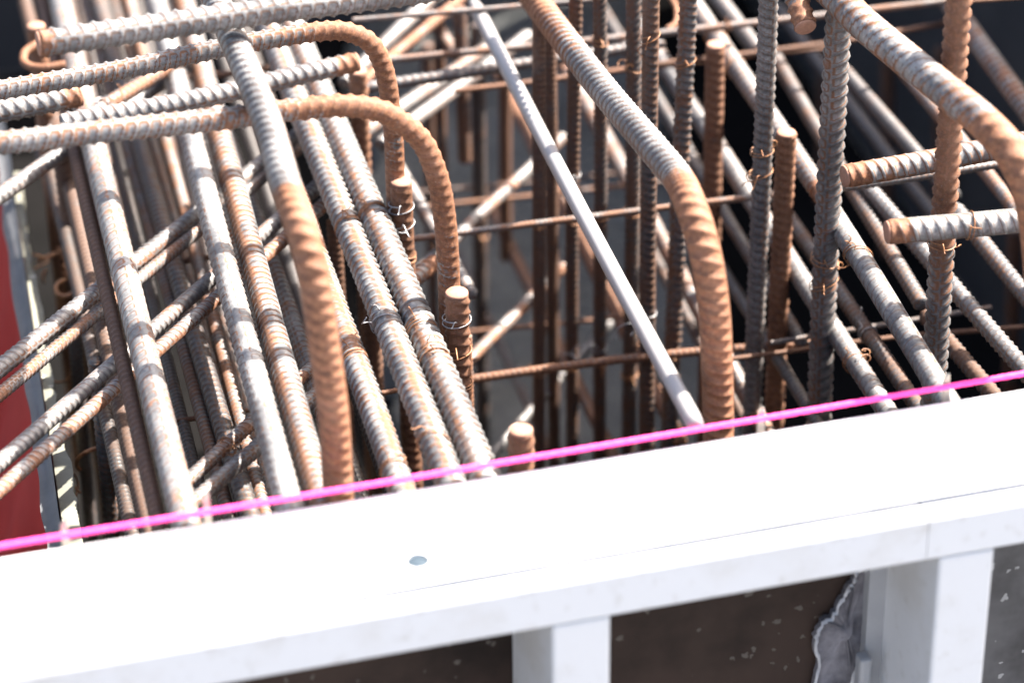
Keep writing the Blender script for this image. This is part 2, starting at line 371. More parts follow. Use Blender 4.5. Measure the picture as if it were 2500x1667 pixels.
def board(name, x0, x1, y0, y1, z0, z1, mat, parent=None, bev=0.003):
    bm = bmesh.new(); bmesh.ops.create_cube(bm, size=1.0)
    for v in bm.verts: v.co = Vector((x0+(v.co.x+.5)*(x1-x0), y0+(v.co.y+.5)*(y1-y0), z0+(v.co.z+.5)*(z1-z0)))
    if bev: bmesh.ops.bevel(bm, geom=bm.edges[:], offset=bev, segments=2, affect='EDGES', profile=0.5)
    org = Vector((x0, y0, z0))
    for v in bm.verts: v.co -= org
    me = bpy.data.meshes.new(name); bm.to_mesh(me); bm.free(); me.materials.append(mat)
    o = bpy.data.objects.new(name, me); col.objects.link(o)
    if parent is not None: o.parent = parent; o.location = org - parent.location
    else: o.location = org
    return o
def empty(name, loc):
    o = bpy.data.objects.new(name, None); col.objects.link(o); o.location = loc; o.empty_display_size = 0.05; return o
def black_panel(label, x0, x1, y0, y1, z1, inner, n):
    root = empty('formwork_panel', (x0, y0, FLOOR)); tag(root, label, 'formwork', 'black faced panels round the pit')
    bpy.context.view_layer.update()
    board('plywood_face', x0, x1, y0, y1, FLOOR, z1, BLACK, root)
    for k in range(n):
        f = (k+0.5)/n
        if inner == 'x': yy = y0+(y1-y0)*f; board('stiffener', x1+0.001, x1+0.06, yy-0.03, yy+0.03, FLOOR, z1-0.01, RAIL, root)
        else: xx = x0+(x1-x0)*f; board('stiffener', xx-0.03, xx+0.03, y1+0.001, y1+0.06, FLOOR, z1-0.01, RAIL, root)
black_panel('black film-faced panel closing the right side of the pit', 0.95, 0.968, 0.02, 2.2, 0.30, 'x', 5)
black_panel('black film-faced panel closing the far side of the pit', -0.95, 0.94, 2.21, 2.228, 0.30, 'y', 5)

# near formwork: two panels butted end to end under the string line
YF, ZB, XJ = -0.150, -0.043, 0.2985
def rail_mesh(x0, x1, hole=None):
    prof = [(0.0, -0.003), (-0.003, 0.0), (-0.1250, 0.0), (-0.1254, -0.0100), (-0.1325, -0.0100), (-0.1330, 0.0), (YF+0.004, 0.0), (YF+0.0012, -0.0012), (YF, -0.004),
            (YF, ZB+0.003), (YF+0.003, ZB), (YF+0.010, ZB), (YF+0.010, -0.034), (-0.022, -0.034), (-0.022, ZB), (0.0, ZB)]
    bm = bmesh.new(); A = [bm.verts.new((x0, y, z)) for y, z in prof]; Bv = [bm.verts.new((x1, y, z)) for y, z in prof]; n = len(prof)
    for i in range(n): bm.faces.new((A[i], A[(i+1) % n], Bv[(i+1) % n], Bv[i]))
    bm.faces.new(A[::-1]); bm.faces.new(Bv); bmesh.ops.recalc_face_normals(bm, faces=bm.faces)
    me = bpy.data.meshes.new('top_rail'); bm.to_mesh(me); bm.free(); me.materials.append(RAIL)
    if hole is not None:
        o = bpy.data.objects.new('tmp', me); col.objects.link(o)
        cb = bmesh.new(); bmesh.ops.create_cone(cb, segments=40, radius1=0.0094, radius2=0.0094, depth=0.034, cap_ends=True)
        for v in cb.verts: v.co += Vector((hole[0], hole[1], -0.012))
        cm = bpy.data.meshes.new('cut'); cb.to_mesh(cm); cb.free(); co = bpy.data.objects.new('cut', cm); col.objects.link(co)
        md = o.modifiers.new('b', 'BOOLEAN'); md.operation = 'DIFFERENCE'; md.object = co; md.solver = 'EXACT'
        dg = bpy.context.evaluated_depsgraph_get(); me2 = bpy.data.meshes.new_from_object(o.evaluated_get(dg))
        bpy.data.objects.remove(o); bpy.data.objects.remove(co); me = me2; me.name = 'top_rail'
    return me
def form_panel(label, x0, x1, ribs, ply, hole=None):
    root = empty('formwork_panel', (x0, YF, FLOOR)); tag(root, label, 'formwork', 'near formwork panels under the string')
    bpy.context.view_layer.update()
    o = bpy.data.objects.new('top_rail', rail_mesh(x0, x1, hole)); col.objects.link(o); o.parent = root; o.location = -Vector(root.location)
    board('plywood_face', x0, x1, -0.0215, -0.0005, FLOOR, ZB-0.001, ply, root, 0.001)
    for xr, wr in ribs: board('rib', xr, xr+wr, YF+0.002, -0.0225, FLOOR, ZB-0.0006, RAIL, root, 0.003)
    board('groove_shade_strip', x0+0.0001, x1-0.0001, -0.1322, -0.1257, -0.0095, -0.0012, GROOVE_SHADE, root, 0.0008)  # added strip, coloured as the shade in the rail's groove
    if hole is not None:
        tt = np.linspace(0, 2*np.pi, 32, endpoint=False); c_ = np.array([hole[0], hole[1], -0.0022])
        rim = np.stack([np.cos(tt)*0.0093, np.sin(tt)*0.0093, 0*tt], 1)
        V = np.vstack([c_+rim-[0, 0, .003], c_+rim, c_+rim*0.93+[0, 0, .0005], c_[None]+[[0, 0, .0003]]]); ii = np.arange(2)[:, None]; j = np.arange(32)[None]; jn = (j+1) % 32
        Q = np.stack([ii*32+j, ii*32+jn, (ii+1)*32+jn, (ii+1)*32+j], -1).reshape(-1, 4); T = np.stack([64+np.arange(32), 64+(np.arange(32)+1) % 32, np.full(32, 96)], 1)
        mesh_np('hole_shade_disc', V, Q, [HOLE_SHADE], parent=root, origin=c_, tris=T)  # added disc, coloured as the shade inside the hole
    return root
hl = at_z(1020, 1368, 0.0)
panel_a = form_panel('long white formwork panel with a round hole in its top rail', -1.25, XJ-0.0003, [(-1.10, 0.047), (-0.60, 0.047), (-0.008, 0.047)], PLY, (hl[0], hl[1]))
form_panel('white formwork panel at the right with a stained rail end', XJ+0.0003, 1.5, [(0.311, 0.047), (0.9, 0.047)], PLY_G)
xs0, xs1 = at_y(2160, 1500, -0.045)[0], at_y(2072, 1640, -0.035)[0]
board('end_stile', xs0, XJ-0.0008, -0.045, -0.0225, FLOOR, ZB-0.0008, STILE, panel_a, 0.002)
zb_ = at_y(2110, 1612, -0.06)[2]
board('bracket', xs1, XJ-0.0012, -0.060, -0.0455, zb_-0.05, zb_, STILE, panel_a, 0.003)
# crust of spilled concrete stuck on the plywood beside the right-hand rib
def lump():
    c = [(1985, 1690), (1998, 1620), (1992, 1560), (2005, 1520), (2035, 1500), (2060, 1450), (2085, 1415), (2095, 1385), (2150, 1370), (2160, 1500), (2150, 1600), (2090, 1640), (2070, 1700)]
    Y0 = -0.03; P = [at_y(x, y, Y0) for x, y in c]; ctr = np.mean(P, axis=0)
    P2 = []
    for i in range(len(P)):
        a, b2 = P[i], P[(i+1) % len(P)]
        for k in range(6): P2.append(a+(b2-a)*k/6 + np.array([rng.normal(0, .0011), 0, rng.normal(0, .0011)]))
    P2 = np.array(P2); n = len(P2); rings = []
    for f, dy in ((1.0, 0.0065), (1.0, 0.001), (0.965, -0.003), (0.90, 0.0015), (0.62, 0.001), (0.4, 0.0005), (0.2, 0.001)):
        q = ctr + (P2-ctr)*f; q[:, 1] = Y0 + dy + rng.normal(0, 0.0006, n)*(f < 1); rings.append(q)
    V = np.vstack(rings + [ctr[None] + np.array([[0, -0.01, 0]])]); R_ = len(rings)
    ii = np.arange(R_-1)[:, None]; j = np.arange(n)[None]; j2 = (j+1) % n
    Q = np.stack([ii*n+j, ii*n+j2, (ii+1)*n+j2, (ii+1)*n+j], -1).reshape(-1, 4)
    T = np.stack([(R_-1)*n+np.arange(n), (R_-1)*n+(np.arange(n)+1) % n, np.full(n, R_*n)], 1)
    o = mesh_np('concrete_crust', V, Q, [LUMP], origin=ctr, tris=T, smooth=True)
    o.data.materials.append(FLAKE); mi = np.zeros(len(o.data.polygons), np.int32); mi[n:3*n] = 1; o.data.polygons.foreach_set('material_index', mi)
    tag(o, 'torn pale crust of hardened concrete stuck on the brown plywood', 'concrete crust')
lump()

# left end: low board with cement splashes, and a red tarpaulin with a grey hem hanging outside it
ZS = -0.20
sl_, sr_ = [(34, 420), (40, 500), (60, 640), (101, 919), (124, 1080), (149, 1260), (170, 1420)], [(46, 420), (56, 500), (78, 640), (130, 919), (160, 1080), (192, 1260), (220, 1420)]
def end_board():
    L = np.array([at_z(x, y, ZS) for x, y in sl_]); R_ = np.array([at_z(x, y, ZS) for x, y in sr_])
    n = 60; k = np.linspace(0, 1, len(L)); kk = np.linspace(0, 1, n)
    L = np.stack([np.interp(kk, k, L[:, i]) for i in range(3)], 1); R_ = np.stack([np.interp(kk, k, R_[:, i]) for i in range(3)], 1)
    R_[:, 0] += rng.normal(0, 0.0012, n); R_[:, 2] += rng.normal(0, 0.001, n)
    V = np.vstack([L, R_, L*[1, 1, 0]+[0, 0, FLOOR], R_*[1, 1, 0]+[0, 0, FLOOR]])
    Q = []
    for i in range(n-1):
        Q += [(i, i+1, n+i+1, n+i), (i+1, i, 2*n+i, 2*n+i+1), (n+i, n+i+1, 3*n+i+1, 3*n+i)]
    Q += [(0, n, 3*n, 2*n), (n-1, 2*n-1+0, 4*n-1, 3*n-1)]
    o = mesh_np('end_board', V, np.array(Q), [STRIP], origin=V[2*n], smooth=False)
    tag(o, 'cement-splashed board edge between the red tarpaulin and the dark bars', 'board')
end_board()
def tarp():
    top = np.array([at_z(x, y, ZS) for x, y in ((-5, 250), (22, 420), (28, 500), (48, 640), (88, 919), (110, 1080), (134, 1260), (156, 1420))]); k = np.linspace(0, 1, len(top))
    def fn(u, v, off=0.0):
        x, y = np.interp(u, k, top[:, 0]), np.interp(u, k, top[:, 1])
        fold = 0.012*np.sin(u*17+v*2.2)*np.minimum(1, v*3) + 0.007*np.sin(u*41+v*5+1)*np.minimum(1, v*2)
        return np.stack([x - 0.003 - 0.10*v**1.3 + fold*0.6 - off, y + 0.02*np.sin(v*3)*v, ZS + 0.004 - v*0.39], 1)
    o = grid_mesh('red_tarpaulin', 120, 40, lambda u, v: fn(u, v), TARP)
    tag(o, 'red tarpaulin with a grey hem hanging at the left edge', 'tarpaulin')
    def hemf(u, v):
        a = fn(u, np.zeros_like(v)); a[:, 0] += 0.0065 - v*0.0145 + 0.0012*np.sin(u*50)*v; a[:, 2] += 0.006 - 0.007*v - 0.003*np.sin(v*3.1); return a
    bpy.context.view_layer.update()
    h = grid_mesh('hem', 120, 5, hemf, HEM); l = h.location.copy(); h.parent = o; h.location = l - o.location
    h['label'] = 'grey webbing hem'
tarp()

# ------------------------------------------------------------------ the cage: heavy top bars
P = [at_z(97, 108, .237), at_z(719, 20, .237), at_z(1255, -56, .237)]
rebar('T1', 'straight_rebar', 'thick pale cross bar with a pinkish cut end, topmost at upper left', [P[0], P[2]], dia(P[0], 67), rust=0.10, cut=(0,), pitch=0.5)
def hooked(key, label, specs, wpx, **kw):
    P = []
    for s in specs:
        px, py, k, v = s; P.append({'x': at_x, 'y': at_y, 'z': at_z}[k](px, py, v))
    if 'rusts' in kw:
        c = np.concatenate([[0], np.cumsum([np.linalg.norm(P[i+1]-P[i]) for i in range(len(P)-1)])]); c /= c[-1]
        kw['rust'] = list(zip(c, kw.pop('rusts')))
    return rebar(key, 'hooked_rebar', label, P, dia(P[len(P)//2], wpx), **kw)
hooked('H1', 'thick bar bending down to a rusty orange leg at the string, left of centre',
       [(510, -40, 'z', .207), (618, 208, 'z', .207), (664, 328, 'z', .207), (694, 440, 'z', .207), (702, 462, 'z', .207), (718, 505, 'y', .108), (738, 562, 'y', .080), (760, 640, 'y', .060), (778, 740, 'y', .05), (796, 870, 'y', .046), (814, 1010, 'y', .045), (823, 1157, 'y', .045), (830, 1330, 'y', .045)],
       76, rusts=[.3, .12, .1, .15, .2, 1.0, 1.05, 1.05, 1.0, 1.0, 1.0, 1.0, 1.0], ribh=0.12, face=1, pitch=0.46, lean=1.25, seg=24, sub=8)
hooked('H2', 'thick bar curving down to a brown leg right of the pale pipe',
       [(1270, -50, 'x', .2), (1325, 30, 'x', .2), (1464, 208, 'x', .2), (1592, 357, 'x', .2), (1651, 430, 'x', .2), (1681, 492, 'y', .125), (1702, 552, 'y', .098), (1724, 640, 'y', .078), (1741, 757, 'y', .070), (1748, 870, 'y', .068), (1752, 1008, 'y', .068), (1756, 1180, 'y', .068)],
       77, rusts=[.75, .7, .2, .12, .35, .95, 1.0, 1.05, 1.0, 1.0, .9, .9], ribh=0.12, face=1, pitch=0.44, lean=1.2, seg=24, sub=8)
hooked('H3', 'thick pinkish bar curving out of the frame at upper right',
       [(1960, -80, 'z', .2), (2047, 0, 'z', .2), (2107, 60, 'z', .2), (2287, 208, 'z', .2), (2400, 298, 'z', .2), (2464, 366, 'y', .062), (2505, 440, 'y', .045), (2530, 540, 'y', .035), (2545, 680, 'y', .032), (2550, 950, 'y', .032)],
       84, rusts=[.5, .45, .38, .34, .45, .85, .95, .9, .9, .9], ribh=0.115, face=1, pitch=0.5, lean=1.2, seg=20, sub=6)
hooked('B1', 'rusty crossbar hooking down at the centre top, the farther of two',
       [(-160, 250, 'y', .486), (0, 222, 'y', .486), (298, 172, 'y', .486), (536, 120, 'y', .486), (689, 92, 'y', .486), (779, 79, 'y', .486), (840, 78, 'y', .486), (901, 104, 'y', .486), (931, 152, 'y', .486), (945, 203, 'y', .486), (952, 253, 'y', .486), (961, 330, 'y', .486), (966, 450, 'y', .486), (975, 640, 'y', .486)],
       48, rusts=[.35, .35, .35, .35, .4, .6, .85, .95, .95, .9, .7, .6, .6, .6], pitch=0.55)
hooked('B2', 'rusty crossbar hooking down at the centre, the nearer of two',
       [(-160, 366, 'y', .31), (0, 352, 'y', .31), (298, 318, 'y', .31), (536, 292, 'y', .31), (719, 268, 'y', .31), (838, 258, 'y', .31), (925, 270, 'y', .31), (985, 303, 'y', .31), (1029, 345, 'y', .31), (1056, 400, 'y', .31), (1074, 460, 'y', .31), (1088, 549, 'y', .31), (1095, 638, 'y', .31), (1099, 720, 'y', .31), (1108, 930, 'y', .31)],
       56, rusts=[.38, .38, .36, .42, .55, .75, .95, 1.0, 1.0, .95, .9, .7, .6, .6, .6], pitch=0.55)
flat('C1', 'straight_rebar', 'pale crossbar with an orange cut end inside the upper hook', [(150, 303), (506, 238), (749, 179), (868, 152)], .052, 50, cut=(1,), rust=0.28)
flat('C0', 'straight_rebar', 'short blue-grey bar end at the left edge below the thick crossbar', [(-120, 296), (193, 233)], .058, 58, cut=(1,), rust=0.25, lean=1.6)
flat('R1', 'straight_rebar', 'orange-ended crossbar at right, the upper of two', [(2064, 430), (2277, 393), (2396, 370), (3000, 268)], .05, 57, cut=(0,), rust=0.42)
flat('R2', 'straight_rebar', 'orange-ended crossbar at right, the lower and paler of two', [(2168, 566), (2396, 546), (3000, 488)], .062, 60, cut=(0,), rust=0.25)
flat('E1', 'straight_rebar', 'bar ending in a cut face toward the viewer at the top edge', [(1928, -60), (1966, 66)], (.20, .175), 56, cut=(1,), rust=0.45, endrust=0.4)

# ------------------------------------------------------------------ starter bars with sawn tops
def stub(key, label, px, py, wpx, zb=-0.55, z=0.0, lean=None, **kw):
    p = at_z(px, py, z); q = p.copy(); q[2] = zb
    if lean: q[0] += lean[0]; q[1] += lean[1]
    return rebar(key, 'starter_bar', label, [p, q], dia(p, wpx), cut=(0,), dust=0.35, group='sawn starter bars', **kw)
stub('P3', 'orange-topped starter bar just behind the string at centre', 1271, 1050, 62, rust=0.85)
stub('P2', 'orange-topped starter bar wired below the nearer hook', 1115, 716, 60, rust=0.85)
stub('P1', 'orange-topped starter bar wired beside the farther hook leg', 981, 446, 53, rust=0.8)
stub('P0', 'starter bar top half hidden under the orange cut bar end', 873, 176, 46, rust=0.75)
stub('PL', 'orange starter bar top beside the thick cross bar end, far upper left', 88, 66, 47, rust=0.8)
stub('Q1', 'pinkish starter bar top beside the long pale diagonal, right of centre', 1749, 112, 47, rust=0.7)
stub('Q2', 'brown starter bar with sawn top between two taller vertical bars', 1920, 326, 50, rust=0.75)

# ------------------------------------------------------------------ tall vertical bars on the right
upright('V1', 'tall blue-grey vertical bar with lit right rim, left of the brown starter bar', (1876, -30), (1838, 980), .44, 46, dust=0.38, rust=0.2)
upright('V2', 'thick grey vertical bar with rust streaks right of the brown starter bar', (2053, -60), (2004, 950), .355, 60, dust=0.36, rust=0.32)
upright('V3', 'vertical bar with rusty upper half crossing the orange-ended bars', (2345, -60), (2281, 919), .205, 60, dust=0.38, rust=[(0, .8), (.2, .7), (.33, .25), (1, .15)])
upright('V0', 'dark vertical bar left of the pinkish starter bar', (1684, -20), (1636, 980), .53, 43, dust=0.12, rust=0.4)
# dark uprights in the middle of the pit
MID = [('m1590', (1588, -20), (1581, 1000), .50, 39, .5, 'dark brown vertical bar crossed by the thick curved bar'),
       ('m1540', (1547, -30), (1536, 1000), .60, 36, .45, 'dark vertical bar with a wire knot near its foot'),
       ('m1465', (1462, -10), (1466, 1050), .62, 32, .5, 'dark vertical bar with bright rib tips along its right side'),
       ('m1400', (1405, -30), (1396, 1080), .63, 33, .55, 'rusty dark vertical bar left of the bar with bright rib tips'),
       ('m1350', (1341, 70), (1352, 1080), .70, 30, .6, 'olive brown vertical bar between two darker ones'),
       ('m1315', (1314, 40), (1318, 1100), .62, 31, .55, 'near-black vertical bar crossed by the lower thin crossbar'),
       ('m1170', (1166, 60), (1180, 1090), .96, 33, .35, 'black vertical bar in front of the grey concrete floor')]
for k, a, b_, Y_, w_, r_, lb in MID: upright(k, lb, a, b_, Y_, w_, rust=r_-.02, seg=12, dust=-0.25)  # negative dust: painted darker for the cage's shade
def hang(key, label, top, bot, Y, w, rust):
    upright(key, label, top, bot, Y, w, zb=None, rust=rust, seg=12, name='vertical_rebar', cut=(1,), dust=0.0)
hang('m1232', 'rusty vertical bar ending above the concrete floor, near the crossing diagonal', (1232, 120), (1235, 630), 1.02, 30, .8)
hang('m1122', 'short dark vertical bar ending under the dark ribbed crossbar', (1120, 20), (1135, 390), .95, 34, .55)
hang('m1095', 'slim dark vertical bar right of the nearer hook bend', (1070, 30), (1085, 640), 1.0, 27, .5)
for k, (a, b_, Y_, w_, lb) in enumerate([((2168, 100), (2160, 900), 1.35, 32, 'faint vertical bar in the black depth behind the upper right diagonals'),
        ((2010, 120), (1995, 900), 1.5, 26, 'faint thin vertical bar in the black depth left of the thick grey one'),
        ((2296, 120), (2278, 900), 1.3, 26, 'faint vertical bar in the black depth left of the rusty upright'),
        ((2478, 560), (2462, 1000), 0.8, 36, 'dim brown vertical bar near the right edge below the lower crossbar'),
        ((1042, 110), (1050, 420), 1.25, 30, 'dim vertical bar behind the upper hook at top centre')]):
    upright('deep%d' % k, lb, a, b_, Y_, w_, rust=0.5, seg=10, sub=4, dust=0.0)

# ------------------------------------------------------------------ long bars running away from the formwork, left
def depth(key, label, pts, z, w, a=0.15, b=0.12, name='longitudinal_rebar', **kw):
    P = [at_z(x, y, z) for x, y in pts]; d = dia((P[0]+P[-1])/2, w)
    P = [P[0], P[-1]]; P = ext(P, a, 0)
    # stop 3 cm short of the formwork face
    t = (0.035-P[0][1])/(P[1][1]-P[0][1]) if abs(P[1][1]-P[0][1]) > 1e-6 else 1
    if b: P[1] = P[0] + (P[1]-P[0])*t
    return rebar(key, name, label, P, d, **kw)
depth('L1', 'bright bar crossing the diagonals, leftmost of the heavy long bars', [(155, 30), (256, 430), (316, 728), (395, 1038), (432, 1190)], -.035, 64, rust=0.34, ribh=0.05)
depth('L2', 'smooth bright bar left of the yellowish ribbed one', [(385, 20), (502, 549), (578, 817), (642, 1038), (691, 1187)], -.035, 62, rust=0.26, ribh=0.05)
depth('L3', 'yellowish strongly ribbed bar just left of the rusty hooked leg', [(450, 15), (582, 549), (665, 787), (701, 889), (775, 1190)], -.04, 54, rust=0.42, pitch=0.46, ribh=0.15, sub=8, lean=0.4)
depth('L2b', 'ribbed bar half hidden between the bright bar and the yellowish one', [(590, 640), (655, 889), (715, 1098), (745, 1190)], -.055, 40, a=0.1, rust=0.38, lean=0.4)
depth('L4', 'pale deeply ribbed bar, left one of the pair right of the hooked leg', [(640, 30), (764, 328), (874, 608), (972, 860), (1047, 1068), (1090, 1157)], -.035, 58, rust=0.30, pitch=0.48, ribh=0.15, sub=8, lean=0.35)
depth('L5', 'bright bar, right one of the pair ending at the string', [(700, 30), (838, 328), (950, 608), (1060, 860), (1150, 1098), (1172, 1151)], -.035, 64, rust=0.30, pitch=0.5, ribh=0.15, sub=8, lean=0.5)
depth('L6', 'ribbed bar emerging from behind the rusty hooked leg', [(720, 480), (874, 889), (915, 1008), (945, 1098), (960, 1142)], -.05, 56, a=0.2, rust=0.38, pitch=0.48, ribh=0.15, sub=8, lean=0.4)
depth('F1', 'slim dark bar with bright rib tips along the left of the leftmost bright bar', [(120, 80), (211, 430), (249, 608), (305, 889), (345, 1068), (374, 1217)], -.055, 34, rust=0.75, pitch=0.62, dust=-0.3)  # negative dust: painted darker for the cage's shade
depth('G1', 'brown ribbed bar at left between the slim bar and the black gap', [(95, 150), (210, 660), (256, 845), (289, 979), (321, 1098), (350, 1217)], -.11, 36, rust=0.62, lean=0.4, dust=-0.45)  # negative dust: painted darker for the cage's shade
LOW = [('A0', [(200, 30), (310, 489), (332, 564), (426, 949), (463, 1098)], -.17, 28, .3, 'thin grey bar, leftmost of the deep bundle under the diagonals'),
       ('Bd', [(216, 30), (334, 489), (356, 564), (444, 860), (502, 1068), (548, 1217)], -.14, 31, .5, 'slim ribbed bar with orange bands in the deep bundle'),
       ('Cd', [(245, 30), (371, 489), (426, 668), (477, 860), (541, 1038), (590, 1187)], -.13, 43, .36, 'thickest dark grey bar of the deep bundle'),
       ('Dd', [(318, 24), (408, 489), (466, 668), (520, 830), (556, 949), (630, 1187)], -.15, 32, .45, 'sun-speckled ribbed bar, rightmost of the deep bundle'),
       ('De', [(372, 60), (452, 489), (500, 700), (560, 900)], -.20, 22, .4, 'thin dark ribbed bar in the gap left of the smooth bright bar'),
       ('Mm', [(470, 100), (565, 370), (622, 500), (690, 700), (735, 870), (820, 1090)], -.12, 42, .35, 'white-blue ribbed bar glimpsed between yellowish bar and hooked leg'),
       ('Mn', [(560, 60), (700, 480), (760, 660), (850, 900)], -.18, 36, .45, 'shaded ribbed bar under the pale pair'),
       ('Gk', [(262, 930), (300, 1080), (340, 1240)], -.20, 34, .55, 'shadowed ribbed bar at lower left beside the black gap')]
LOW += [('x1', [(120, 60), (255, 560), (330, 840), (430, 1190)], -.26, 34, .22, 'black-brown bar lowest in the gap left of the deep bundle'),
        ('x2', [(170, 60), (300, 560), (390, 860), (480, 1180)], -.28, 36, .22, 'dark bar lowest under the leftmost thin grey one'),
        ('x3', [(270, 60), (395, 560), (480, 860), (580, 1180)], -.29, 38, .22, 'dark bar lowest under the deep bundle middle'),
        ('x4', [(345, 60), (470, 560), (560, 860), (660, 1180)], -.27, 36, .22, 'dark bar lowest under the smooth bright bar'),
        ('x5', [(430, 60), (560, 560), (650, 860), (750, 1180)], -.28, 36, .22, 'dark bar lowest under the yellowish ribbed bar'),
        ('x6', [(130, 480), (170, 620), (240, 900), (310, 1180)], -.30, 36, .22, 'dark bar lowest beside the cement-splashed board'),
        ('x7', [(520, 60), (660, 520), (770, 860), (870, 1180)], -.26, 36, .22, 'dark bar lowest behind the hooked leg')]
LOW += [('x8', [(166, 520), (215, 720), (300, 1060), (348, 1240)], -.20, 34, .25, 'dark ribbed bar between the slim bar and the brown one at lower left'),
        ('x9', [(158, 570), (190, 700), (258, 1000), (305, 1230)], -.16, 32, .45, 'brown ribbed bar next to the black gap at left'),
        ('x10', [(590, 60), (735, 480), (840, 800), (950, 1120)], -.24, 34, .3, 'shaded bar lowest under the left bar of the pale pair')]
LOW += [('y1', [(292, 60), (390, 489), (446, 668), (500, 860), (556, 1038)], -.19, 24, .5, 'slender rusty bar between the thickest dark bar and the speckled one'),
        ('y2', [(336, 60), (432, 489), (486, 668), (540, 830), (622, 1090)], -.22, 24, .35, 'slender grey bar right of the sun-speckled one'),
        ('y3', [(186, 60), (284, 489), (318, 620), (396, 949), (434, 1098)], -.15, 26, .55, 'slender brown bar just right of the leftmost bright bar')]
DUST_SHADE = {'y2': .1, 'y1': -.2, 'y3': -.3, 'Dd': .45, 'Mm': .5, 'Bd': -.1, 'Cd': -.25, 'A0': -.3, 'De': .0}  # negative: deep bars painted dark for the shade they lie in
for k, pts, z_, w_, r_, lb in LOW: depth(k, lb, pts, z_, w_, rust=r_, lean=0.4, seg=12, dust=DUST_SHADE.get(k, -0.65))
upright('E2', 'dark red-brown upright beside the black gap at left', (140, 300), (204, 800), .75, 42, zb=-.6, rust=1.0, dust=-0.4)
upright('K1', 'dark ribbed upright at lower left near the string', (234, 880), (270, 1260), .42, 38, zb=-.6, rust=0.35, dust=0.0)
upright('K5', 'slim dark upright rising from the shadow at far lower left', (178, 760), (222, 1290), .62, 30, zb=-.7, rust=0.3, dust=0.0)
upright('K6', 'dark upright half hidden by the slim rib-tipped bar at lower left', (268, 900), (312, 1290), .55, 32, zb=-.7, rust=0.35, dust=0.0)
upright('K2', 'dark upright half hidden right of the rusty hooked leg', (815, 540), (855, 1200), .56, 36, zb=-.6, rust=0.6, dust=0.0)
upright('K3', 'brown upright behind the pale pair above the string', (905, 660), (920, 1000), .52, 40, zb=-.6, rust=0.7, dust=0.0)
upright('K4', 'grey-brown upright behind the second starter bar', (1140, 820), (1146, 1100), .42, 24, zb=-.55, rust=0.6)

# ------------------------------------------------------------------ diagonal bars rising to the right
DI = [('d0a', [(-60, 520), (89, 415), (304, 268), (470, 150)], -.062, 38, .30, 'uppermost diagonal bar running from the left edge under both crossbars'),
      ('d0b', [(150, 328), (208, 288), (387, 180), (470, 128)], -.02, 36, .45, 'short dusty pink diagonal bar under wire knots at upper left'),
      ('d1a', [(-60, 955), (0, 906), (179, 748), (357, 617), (447, 547), (640, 400), (780, 293)], -.072, 41, .30, 'upper bar of the higher diagonal pair at left'),
      ('d1b', [(-60, 1010), (0, 962), (238, 768), (357, 671), (462, 580), (650, 425), (790, 312)], -.078, 31, .42, 'lower thinner bar of the higher diagonal pair at left'),
      ('d2a', [(-60, 1180), (0, 1132), (149, 1008), (268, 897), (402, 766), (491, 692), (720, 505), (830, 415)], -.072, 38, .28, 'upper bar of the lower diagonal pair at left'),
      ('d2b', [(-60, 1240), (0, 1192), (149, 1072), (268, 961), (402, 839), (506, 740), (740, 545), (850, 455)], -.072, 36, .45, 'rust-spotted lower bar of the lower diagonal pair at left'),
      ('d3a', [(420, 1206), (465, 1166), (551, 1086), (625, 1028), (760, 900)], -.09, 35, .42, 'shaded upper bar of the short diagonal pair near the string'),
      ('d3b', [(430, 1262), (483, 1217), (620, 1098), (780, 960)], -.09, 39, .35, 'shaded lower bar of the short diagonal pair near the string'),
      ('ra', [(860, 345), (978, 262), (1080, 196), (1200, 110)], -.13, 33, .35, 'grey diagonal bar emerging from the bend of the nearer hook'),
      ('rb', [(930, 355), (1011, 292), (1139, 198), (1290, 88)], -.14, 34, .30, 'paler diagonal bar just below another at the nearer hook bend'),
      ('rc', [(840, 205), (925, 121), (996, 50), (1070, -20)], -.10, 34, .30, 'pale diagonal bar rising from the farther hook to the top'),
      ('rd', [(890, 200), (957, 136), (1074, 42), (1130, -5)], -.10, 27, .62, 'orange diagonal bar beside the pale one at top centre'),
      ('re', [(1000, 690), (1118, 567), (1297, 408), (1375, 335)], -.20, 30, .38, 'grey diagonal bar over the concrete crossing the upper thin crossbar'),
      ('rf', [(1080, 948), (1160, 865), (1297, 727), (1375, 650)], -.30, 29, .45, 'diagonal bar with orange stripe above the lower thin crossbar'),
      ('rg', [(1150, 1165), (1199, 1113), (1294, 1008), (1433, 850), (1500, 775)], -.42, 22, .25, 'thin dark grey diagonal on the concrete behind the nearest starter bar'),
      ('rh', [(960, 720), (1026, 668), (1065, 640)], -.12, 42, .5, 'short lit diagonal piece between the two wired starter bars')]
for k, pts, z_, w_, r_, lb in DI:
    mid = np.array([at_z(*p, z_) for p in pts]); ctr = mid.mean(0); ax = np.linalg.svd(mid-ctr)[2][0]
    P = [ctr+ax*((mid[0]-ctr) @ ax), ctr+ax*((mid[-1]-ctr) @ ax)]
    rebar(k, 'diagonal_rebar', lb, P, dia(mid[len(mid)//2], w_), rust=r_, seg=12, lean=0.8, cut=(1,) if k == 'rh' else ())

